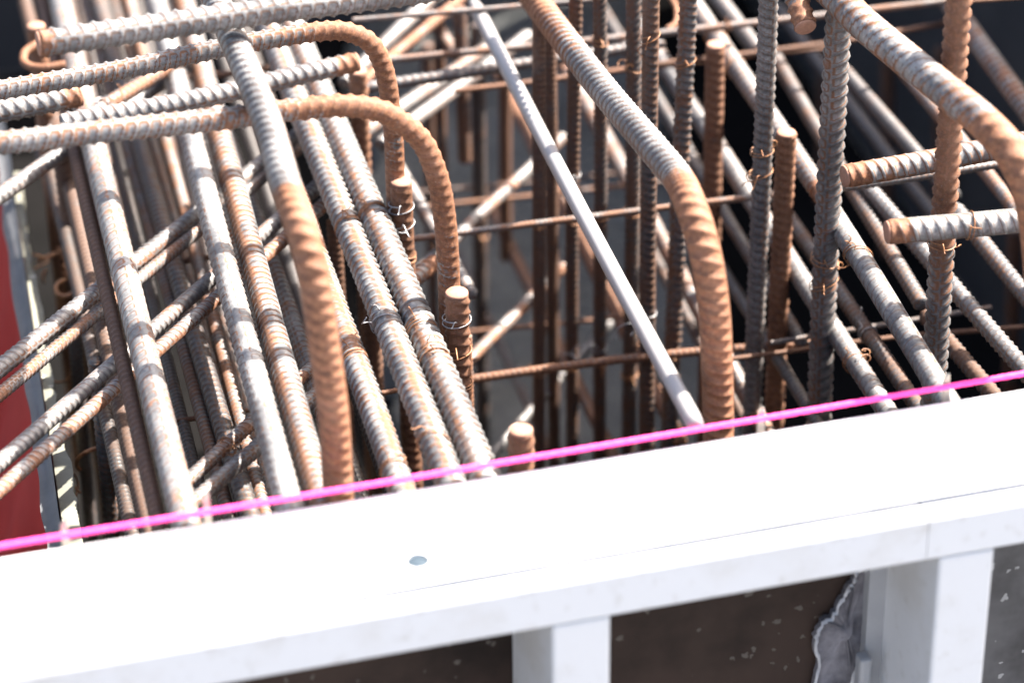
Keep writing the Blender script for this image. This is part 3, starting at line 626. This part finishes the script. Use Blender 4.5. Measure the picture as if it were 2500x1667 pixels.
# ------------------------------------------------------------------ bars falling to the right
SL = [('s1', [(1660, -40), (1718, 60), (1958, 417), (2008, 478)], -.06, 48, .32, 'long white-lit bar passing behind the sawn starter bars, upper right', (1,), False),
      ('s1b', [(2020, 505), (2093, 638), (2208, 817), (2278, 922)], -.045, 58, .18, 'thick brightly lit bar between the two grey uprights at right', (), True),
      ('s2', [(1560, 60), (1640, 190), (1947, 660), (2064, 830), (2150, 980)], -.16, 47, .28, 'long pale bar reaching the string between the grey uprights', (), True),
      ('s3', [(1880, 120), (2003, 320), (2116, 550), (2249, 745)], -.11, 37, .40, 'shaded bar behind the thick grey upright, middle of the right diagonals', (), False),
      ('s3u', [(1735, -25), (1760, 15), (1850, 125)], -.09, 38, .2, 'short grey bar at the top between pinkish starter and tall upright', (), False),
      ('s4', [(2060, 175), (2229, 366), (2330, 480)], -.12, 38, .3, 'dark bar above the upper orange-ended crossbar', (), False),
      ('s4b', [(2095, 430), (2190, 540), (2327, 698), (2470, 865), (2540, 950)], -.10, 43, .25, 'blue-grey bar passing under the lower orange-ended crossbar', (), True),
      ('s5', [(2270, -60), (2372, 74), (2500, 253), (2580, 365)], -.06, 52, .40, 'sunlit bar at the upper right corner right of the rusty upright', (), False),
      ('s6', [(2330, 510), (2378, 573), (2497, 713), (2580, 815)], -.10, 42, .35, 'grey bar at the right edge below the lower crossbar', (), False),
      ('s7', [(1890, 480), (1937, 549), (2047, 707), (2157, 859), (2235, 985)], -.17, 38, .45, 'dark rusty bar right of the long pale one near the string', (), True),
      ('s8', [(2260, 770), (2324, 845), (2400, 935)], -.15, 40, .5, 'dim bar low at right in front of the string', (), True),
      ('s9', [(1720, 580), (1775, 668), (1925, 919), (1985, 1020)], -.25, 30, .35, 'dark thin bar behind the brown starter bar', (), True),
      ('s10', [(1360, 120), (1415, 215), (1605, 560), (1800, 925), (1830, 985)], -.30, 39, .45, 'pale orange bar behind the thick curved bar', (), True),
      ('s11', [(1205, 150), (1300, 350), (1447, 656), (1520, 795), (1662, 1085)], -.38, 32, .62, 'orange-lit bar crossing behind the pale pipe', (), False),
      ('s12', [(1180, 470), (1249, 608), (1294, 698), (1414, 943), (1505, 1130)], -.44, 29, .55, 'brown bar lying low over the concrete left of the pipe', (), False),
      ('s13', [(1120, 620), (1220, 836), (1294, 1003), (1340, 1100)], -.50, 22, .4, 'thin dull bar on the concrete above the nearest starter bar', (), False),
      ('s14', [(1030, 15), (1056, 60), (1085, 98), (1116, 138)], -.14, 28, .5, 'short grey bar with rusty tip at top centre behind the hooks', (), False),
      ('s15', [(935, 340), (1010, 470), (1060, 560), (1150, 720)], -.18, 32, .3, 'grey bar glimpsed inside the nearer hook', (), False)]
SL += [('s16', [(1330, 60), (1450, 300), (1560, 500), (1800, 945)], -.36, 30, .4, 'dim bar behind the dark uprights right of the pipe', (), False),
       ('s17', [(1470, 20), (1570, 180), (1700, 400), (1960, 842)], -.22, 30, .35, 'dim bar left of the pinkish starter bar', (), False),
       ('s18', [(1900, 20), (2000, 150), (2150, 350), (2290, 540)], -.24, 32, .3, 'dim bar in the black depth above the upper orange-ended crossbar', (), False),
       ('s19', [(2080, 20), (2180, 140), (2330, 320), (2520, 560)], -.10, 34, .45, 'rust-banded bar half hidden behind the thick pinkish curve', (), False),
       ('s20', [(1560, 560), (1640, 700), (1740, 880), (1820, 1030)], -.34, 28, .4, 'dim bar low behind the brown hooked leg', (), False)]
for k, pts, z_, w_, r_, lb, ct, trim in SL:
    P = [at_z(*pts[0], z_), at_z(*pts[-1], z_)]; mid = at_z(*pts[len(pts)//2], z_); d = dia(mid, w_)
    if trim: P[1] = P[0] + (P[1]-P[0])*((0.035-P[0][1])/(P[1][1]-P[0][1]))
    rebar(k, 'longitudinal_rebar', lb, P, d, rust=r_, seg=12, cut=ct, lean=0.5, dust={'s3': .05, 's3u': .25, 's4': .05, 's4b': .12, 's6': .08, 's7': .05, 's8': .05, 's9': .05, 's13': .1, 's12': .3, 's16': .1, 's17': .1, 's18': -.3, 's20': -.2, 's3': -.2, 's4': -.2, 's7': -.3, 's9': -.2, 's16': -.2, 's17': -.2, 's8': -.3}.get(k, .6))  # low and negative values paint bars in shadow darker

# ------------------------------------------------------------------ thin crossbars
TH = [('t1', [(860, 50), (1261, 16), (1760, -30)], .022, 14, .32, 'thin twisted-looking crossbar passing over the tip of the pale pipe'),
      ('t2', [(940, 150), (1297, 119), (1659, 77), (2262, 8), (2400, -8)], -.03, 19, .42, 'thin bright-ribbed crossbar running across the top to the right'),
      ('t3', [(870, 219), (1220, 167), (1522, 119), (1620, 104)], -.04, 29, .12, 'dark finely ribbed crossbar between the upper hook and the thick curved bar'),
      ('t4', [(1110, 223), (1200, 214), (1382, 190), (1560, 166)], -.09, 14, .6, 'thin crossbar below the dark finely ribbed one'),
      ('t5', [(1600, 158), (1697, 146), (2017, 108), (2340, 50)], -.09, 14, .75, 'thin red-brown crossbar behind the uprights at upper right'),
      ('t5b', [(1560, 170), (1880, 132), (2040, 118)], -.12, 11, .8, 'thinnest red-brown wire bar under another at upper right'),
      ('t6', [(990, 584), (1118, 569), (1409, 534), (1638, 507), (1850, 480)], -.115, 17, .42, 'thin lit crossbar in mid pit, the upper long one'),
      ('t7', [(1120, 930), (1300, 907), (1560, 872), (1706, 857), (2010, 835)], -.25, 22, .62, 'thin rusty crossbar just above the string, the lower long one'),
      ('t8', [(1020, 508), (1184, 489), (1510, 455), (1640, 440)], -.30, 13, .55, 'thin dim crossbar above the upper long lit one'),
      ('t8b', [(1020, 470), (1184, 455), (1500, 425)], -.34, 10, .5, 'thin dark crossbar close to the concrete at mid height'),
      ('t9', [(1110, 812), (1300, 795), (1460, 780), (1560, 765)], -.36, 11, .9, 'thin orange-brown crossbar resting low over the concrete'),
      ('t10', [(1880, 838), (2122, 797), (2256, 777), (2420, 750)], -.20, 14, .35, 'dim thin crossbar low between the uprights at right'),
      ('t10b', [(1760, 880), (1980, 850), (2200, 822), (2500, 799)], -.22, 13, .7, 'dim red-brown crossbar above the string at right'),
      ('t11', [(2060, 458), (2288, 426), (2434, 402), (2560, 385)], -.03, 22, .25, 'dark crossbar directly under the upper orange-ended one'),
      ('t12', [(440, 190), (566, 180), (700, 160)], -.09, 18, .7, 'dark brown thin crossbar beside the thick bar at upper left'),
      ('t13', [(380, 650), (503, 629), (560, 620)], -.165, 16, .75, 'dark thin crossbar tucked under the higher diagonal pair'),
      ('t14', [(400, 1032), (596, 1003), (700, 985)], -.165, 13, 1.0, 'thin red-brown crossbar through the deep bundle at lower left'),
      ('t15', [(2340, 6), (2520, -6)], .03, 9, .9, 'thin orange crossbar at the very top right corner'),
      ('t16', [(930, 960), (1010, 945), (1060, 935)], -.16, 13, .7, 'short pinkish thin crossbar behind the ribbed pale bar')]
for k, pts, z_, w_, r_, lb in TH:
    P = [at_z(*pts[0], z_), at_z(*pts[len(pts)//2], z_), at_z(*pts[-1], z_)]
    rebar(k, 'stirrup_bar', lb, P, dia(P[1], w_), rust=r_, seg=9, sub=4, pitch=0.7, lean=0.5, dust=0.08 if k in ('t3', 't10', 't10b', 't11', 't12', 't13', 't8b', 't5', 't5b') else 0.4)
P = [at_z(90, 108, -.01), at_z(62, 128, -.012), at_z(58, 148, -.014), at_z(75, 163, -.012), at_z(110, 166, -.01), at_z(160, 158, -.008)]
rebar('ring', 'hooked_rebar', 'small orange hook curling under the thick cross bar end, far upper left', P, dia(P[0], 20), rust=1.1, seg=9, sub=4)
P = [at_z(1630, -20, -.03), at_z(1652, 25, -.032), at_z(1648, 60, -.035), at_z(1628, 72, -.034)]
rebar('ring2', 'hooked_rebar', 'small rusty hook loop at the top edge right of centre', P, dia(P[0], 14), rust=1.1, seg=9, sub=4)

# ------------------------------------------------------------------ plastic pipe and string line
pp = [at_z(1160, 15, .012), at_z(1700, 1040, .012)]
pp = ext([pp[0], pp[1]], 0, 0.0)
pd = dia((pp[0]+pp[1])/2, 40)
u_ = np.linspace(0, 1, 60)[:, None]; path = pp[0]+(pp[1]-pp[0])*u_; path[:, 2] += -0.004*np.sin(u_[:, 0]*math.pi)
rr = np.full(60, pd/2); rr[0] *= 0.82; rr[1] *= 0.97; rr[-1] *= 0.86
pipe = tube('plastic_pipe', path, rr, [PVC], 28); tag(pipe, 'smooth pale grey-white plastic pipe lying across the pit', 'pipe')
cap = tube('end_cap', np.array([path[0] + (path[0]-path[4])/np.linalg.norm(path[0]-path[4])*q for q in (0.0, 0.003, 0.010, 0.012)]), [pd*.30, pd*.33, pd*.30, pd*.18], [PVC], 20, parent=pipe)

sa, sb = at_z(-330, 1387, .013), at_z(2800, 860, .013); u_ = np.linspace(0, 1, 900); cen = sa + (sb-sa)*u_[:, None]; cen[:, 2] -= 0.0015*np.sin(u_*math.pi)
sr0 = dia(cen[450], 15)/2
def string():
    Ls = np.linalg.norm(sb-sa); s = u_*Ls; strands = []
    T, U, B = frames(cen); seg = 18
    th = np.linspace(0, 2*np.pi, seg, endpoint=False)
    tw = s/0.011*2*np.pi
    r = sr0*(0.96 + 0.04*np.cos(3*th[None] - tw[:, None]))
    V = cen[:, None] + r[..., None]*(np.cos(th)[None, :, None]*U[:, None] + np.sin(th)[None, :, None]*B[:, None])
    i = np.arange(len(s)-1)[:, None]; j = np.arange(seg)[None]; j2 = (j+1) % seg
    Q = np.stack([i*seg+j, i*seg+j2, (i+1)*seg+j2, (i+1)*seg+j], -1).reshape(-1, 4)
    o = mesh_np('string_line', V.reshape(-1, 3), Q, [PINK], origin=sa)
    tag(o, 'taut bright pink string line above the formwork edge', 'string')
string()

# added pale slivers in place of bar glints seen through the string
for px, py, hh, lb in ((163, 1318, .022, 'pale sliver modelling a glint behind the string, far left'), (506, 1260, .026, 'pale sliver modelling a glint behind the string beside the leftmost bright bar'),
                       (1858, 1036, .018, 'pale sliver modelling a glint behind the string at the tall blue-grey upright'), (2312, 962, .022, 'pale sliver modelling a glint behind the string at the rusty-topped upright')):
    p = at_y(px, py, 0.006); lean_ = rng.uniform(-.0015, .0015)
    V = np.array([[-.004, 0, -.035], [.004, 0, -.035], [.004, .003, -.035], [-.004, .003, -.035], [-.0034+lean_, 0, hh*.7], [.0016+lean_, 0, hh], [.0016+lean_, .002, hh], [-.0034+lean_, .002, hh*.75]]) + [p[0], 0.0035, p[2]]
    o = mesh_np('glint_sliver', V, np.array([(0, 1, 5, 4), (1, 2, 6, 5), (2, 3, 7, 6), (3, 0, 4, 7), (4, 5, 6, 7), (3, 2, 1, 0)]), [GLINT], smooth=False)
    tag(o, lb, 'wood sliver', 'glint slivers along the string')

# ------------------------------------------------------------------ tie wires
def nearest(key, px, py):
    P, r, T = BARS[key]; q = np.array([proj(p)[:2] for p in P[::3]]); i = int(np.argmin(np.hypot(q[:, 0]-px, q[:, 1]-py)))*3
    return P[i], r, T[i]
def tie(key, px, py, label, rusty=True, loops=1.6, wide=1.0, tail=0.03, wd=0.0011, seed=0, lift=None):
    """wire wound round a bar (wide > 1 takes in its neighbour) and twisted off into a pigtail"""
    g = np.random.default_rng(seed+int(px)*3+int(py)); p, r, T = nearest(key, px, py)
    a = (CAM-p)/np.linalg.norm(CAM-p); a = a - T*(a @ T); a /= np.linalg.norm(a); b = np.cross(T, a)
    n = int(34*loops); t = np.linspace(0, 2*np.pi*loops, n); rad = r*1.05 + wd*0.6
    sk = g.uniform(-0.5, 0.5)
    loop = p + (np.cos(t)*rad)[:, None]*a + (np.sin(t)*rad*(1+(wide-1)*0.35) + (wide-1)*rad*0.3)[:, None]*b + ((t/t[-1]-0.5)*r*g.uniform(0.5, 1.1) + np.sin(t)*r*sk)[:, None]*T
    m = 22; k = np.linspace(0, 1, m)[1:, None]; d = a*g.uniform(0.5, 1.0) + b*g.uniform(-0.8, 0.8) + T*g.uniform(-0.7, 0.7) + np.array([0, 0, g.uniform(-.2, .5)]); d /= np.linalg.norm(d)
    e = np.cross(d, T); e /= np.linalg.norm(e)+1e-9; f = np.cross(d, e)
    tw = k[:, 0]*2*np.pi*g.uniform(0.7, 2.0)
    tl = loop[-1] + d*k*tail + e*(np.sin(tw)*tail*0.22)[:, None] + f*((1-np.cos(tw))*tail*0.16)[:, None]
    k0 = k[::-1]; st = loop[0] + d*k0*tail*0.7 + f*(np.sin(k0[:, 0]*5)*tail*0.18)[:, None] - e*(k0[:, 0]*tail*0.2)[:, None]
    o = tube('tie_wire', np.vstack([st, loop, tl]), wd/2*1.0, [WIRE_R if rusty else WIRE_G], 6)
    tag(o, label, 'tie wire', 'tie wires on the bars')
TI = [('P1', 984, 505, 'grey tie wire ring on the starter bar beside the farther hook leg', False, 1.4, 1.15, .03),
      ('P1', 995, 548, 'second grey wire ring lower on the starter bar beside the farther hook', False, 1.3, 1.25, .05),
      ('P1', 1004, 612, 'yellowish wire wrapped low on the starter bar beside the farther hook', True, 2.2, 1.25, .02),
      ('P2', 1124, 775, 'grey tie wire ring near the top of the starter bar below the nearer hook', False, 1.5, 1.15, .02),
      ('P2', 1133, 852, 'pale wire tied round the starter bar below the nearer hook, trailing left', True, 1.4, 1.3, .05),
      ('P2', 1140, 925, 'yellow rusty wire bundle low on the starter bar below the nearer hook', True, 2.6, 1.2, .02),
      ('L5', 915, 528, 'wire bundle round the right bar of the pale pair, upper tie', True, 2.6, 1.15, .03),
      ('L4', 866, 548, 'rusty wire knot on the left bar of the pale pair', True, 2.0, 1.15, .03),
      ('L4', 935, 792, 'grey wire stretched round the left bar of the pale pair', False, 1.3, 1.3, .04),
      ('L5', 1045, 805, 'wire bundle round the right bar of the pale pair, middle tie', True, 2.6, 1.1, .03),
      ('L5', 1075, 875, 'brown wire round the right bar of the pale pair, lower tie', True, 2.0, 1.1, .03),
      ('L6', 862, 882, 'rusty wire round the ribbed bar behind the hooked leg', True, 2.3, 1.15, .03),
      ('L4', 1035, 1095, 'curled rusty wire at the foot of the pale pair by the string', True, 1.6, 1.25, .045),
      ('L6', 925, 1165, 'wire curl at the string beside the hooked leg', True, 1.6, 1.2, .04),
      ('V1', 1865, 375, 'orange tie wire round the tall blue-grey upright, upper', True, 1.6, 1.2, .035),
      ('V1', 1862, 425, 'orange tie wire round the tall blue-grey upright, lower', True, 1.4, 1.4, .045),
      ('V2', 2017, 640, 'rusty wire round the thick grey upright and lit bar', True, 1.8, 1.15, .04),
      ('V2', 2014, 690, 'brown wire round the thick grey upright, lower tie', True, 1.5, 1.15, .04),
      ('s1b', 2090, 632, 'rusty wire across the thick brightly lit bar', True, 2.0, 1.1, .03),
      ('s1', 1785, 178, 'wire ring round the long white-lit bar beside the sawn starter bar', True, 1.4, 1.1, .02),
      ('s1', 1748, 95, 'rusty wire knot on the long white-lit bar near the top', True, 2.0, 1.1, .04),
      ('R2', 2362, 548, 'orange wire round the lower orange-ended crossbar', True, 1.6, 1.1, .03),
      ('V3', 2312, 590, 'rusty wire on the half-rusty upright below the lower crossbar', True, 1.6, 1.1, .03),
      ('s2', 2092, 880, 'brown wire round the long pale bar near the string', True, 1.7, 1.1, .035),
      ('m1540', 1540, 915, 'tangled wire knot near the foot of a dark vertical bar', True, 2.6, 1.1, .04),
      ('m1465', 1465, 850, 'thin grey wire loop dangling on a dark vertical bar', False, 1.2, 1.3, .08),
      ('m1400', 1410, 430, 'bright wire end sticking out of a dark vertical bar at mid pit', False, 1.3, 1.1, .04),
      ('m1590', 1640, 760, 'fine wire trailing right from a dark vertical bar', False, 1.2, 1.2, .07),
      ('d0b', 245, 245, 'pale wire knot on the dusty pink diagonal bar', False, 2.6, 1.2, .05),
      ('d0b', 262, 262, 'second wire knot lower on the dusty pink diagonal bar', True, 2.0, 1.3, .05),
      ('d0a', 448, 165, 'loose pale wire ends where the uppermost diagonal meets the long bars', False, 2.0, 1.3, .06),
      ('d3a', 560, 1095, 'dark wire loop round the short diagonal pair near the string', True, 1.6, 1.6, .04),
      ('Mm', 575, 340, 'fine grey wire sticking out beside the thick bar at left', False, 1.3, 1.1, .05),
      ('Gk', 300, 1175, 'orange wire curl on the shadowed bar at lower left', True, 2.2, 1.2, .04),
      ('s7', 2100, 830, 'pale wire end hooked on the dark rusty bar near the string', False, 1.3, 1.1, .05)]
for i, (k, x, y, lb, ru, lo, wi, ta) in enumerate(TI): tie(k, x, y, lb, ru, lo, wi, ta*0.5, seed=i*17)
WT = [('m1315', 1316, 905, 'on the near-black upright at the lower long thin crossbar'), ('m1400', 1397, 893, 'on the rusty dark upright at the lower long thin crossbar'),
      ('m1465', 1465, 885, 'at the lower crossbar on the upright with bright rib tips'), ('m1315', 1316, 545, 'on the near-black upright at the upper long thin crossbar'),
      ('m1400', 1399, 535, 'on the rusty dark upright at the upper long thin crossbar'), ('m1465', 1464, 528, 'at the upper crossbar on the upright with bright rib tips'),
      ('m1540', 1540, 520, 'beside the pipe at the upper long thin crossbar'), ('m1590', 1586, 85, 'high on the brown upright crossed by the thick curved bar'),
      ('m1465', 1462, 100, 'near the top of the upright with bright rib tips'), ('m1400', 1404, 108, 'near the top of the rusty dark upright left of the curved bar'),
      ('V0', 1678, 150, 'high on the dark upright left of the pinkish starter bar'), ('m1540', 1544, 165, 'above the curved bar, second upright left of the pinkish starter'),
      ('t7', 1600, 868, 'on the lower long thin crossbar just left of the brown hooked leg'), ('t2', 1780, 60, 'on the top crossbar left of the tall blue-grey upright'),
      ('m1170', 1174, 570, 'on the black upright right of the nearer hook'), ('V0', 1645, 860, 'low on the dark upright behind the brown hooked leg')]
for i, (k, x, y, lb) in enumerate(WT): tie(k, x, y, 'rusty tie wire ' + lb, True, 1.4, 1.1, .018, seed=900+i*7)
# rusty offcut curls lying at the left end
for i, (x, y, z_, lb) in enumerate([(88, 620, -.22, 'orange curl of scrap wire beside the board edge, highest of the scraps'), (120, 640, -.24, 'broad orange scrap curl right of the highest one'),
        (118, 680, -.26, 'twisted scrap wire below the two upper curls'), (160, 690, -.2, 'thick orange scrap curl against the red-brown upright'),
        (142, 900, -.26, 'small orange scrap curl above the lower diagonal pair'), (218, 1090, -.24, 'large dull orange scrap curl below the lower diagonal pair'), (205, 1180, -.28, 'dark wire tangle near the foot of the board edge')]):
    g = np.random.default_rng(90+i); c = at_z(x, y, z_); t = np.linspace(0, g.uniform(2.5, 5.5), 40); R0 = g.uniform(.007, .014)
    a = g.normal(size=3); a /= np.linalg.norm(a); b = np.cross(a, g.normal(size=3)); b /= np.linalg.norm(b)
    path = c + R0*np.cos(t)[:, None]*a + R0*np.sin(t)[:, None]*b + (t*R0*.35)[:, None]*np.cross(a, b)
    tag(tube('scrap_wire', path, (0.0022 if i in (1, 3, 5) else 0.0012)*np.ones(40), [WIRE_R], 7), lb, 'wire scrap', 'scrap wire curls')
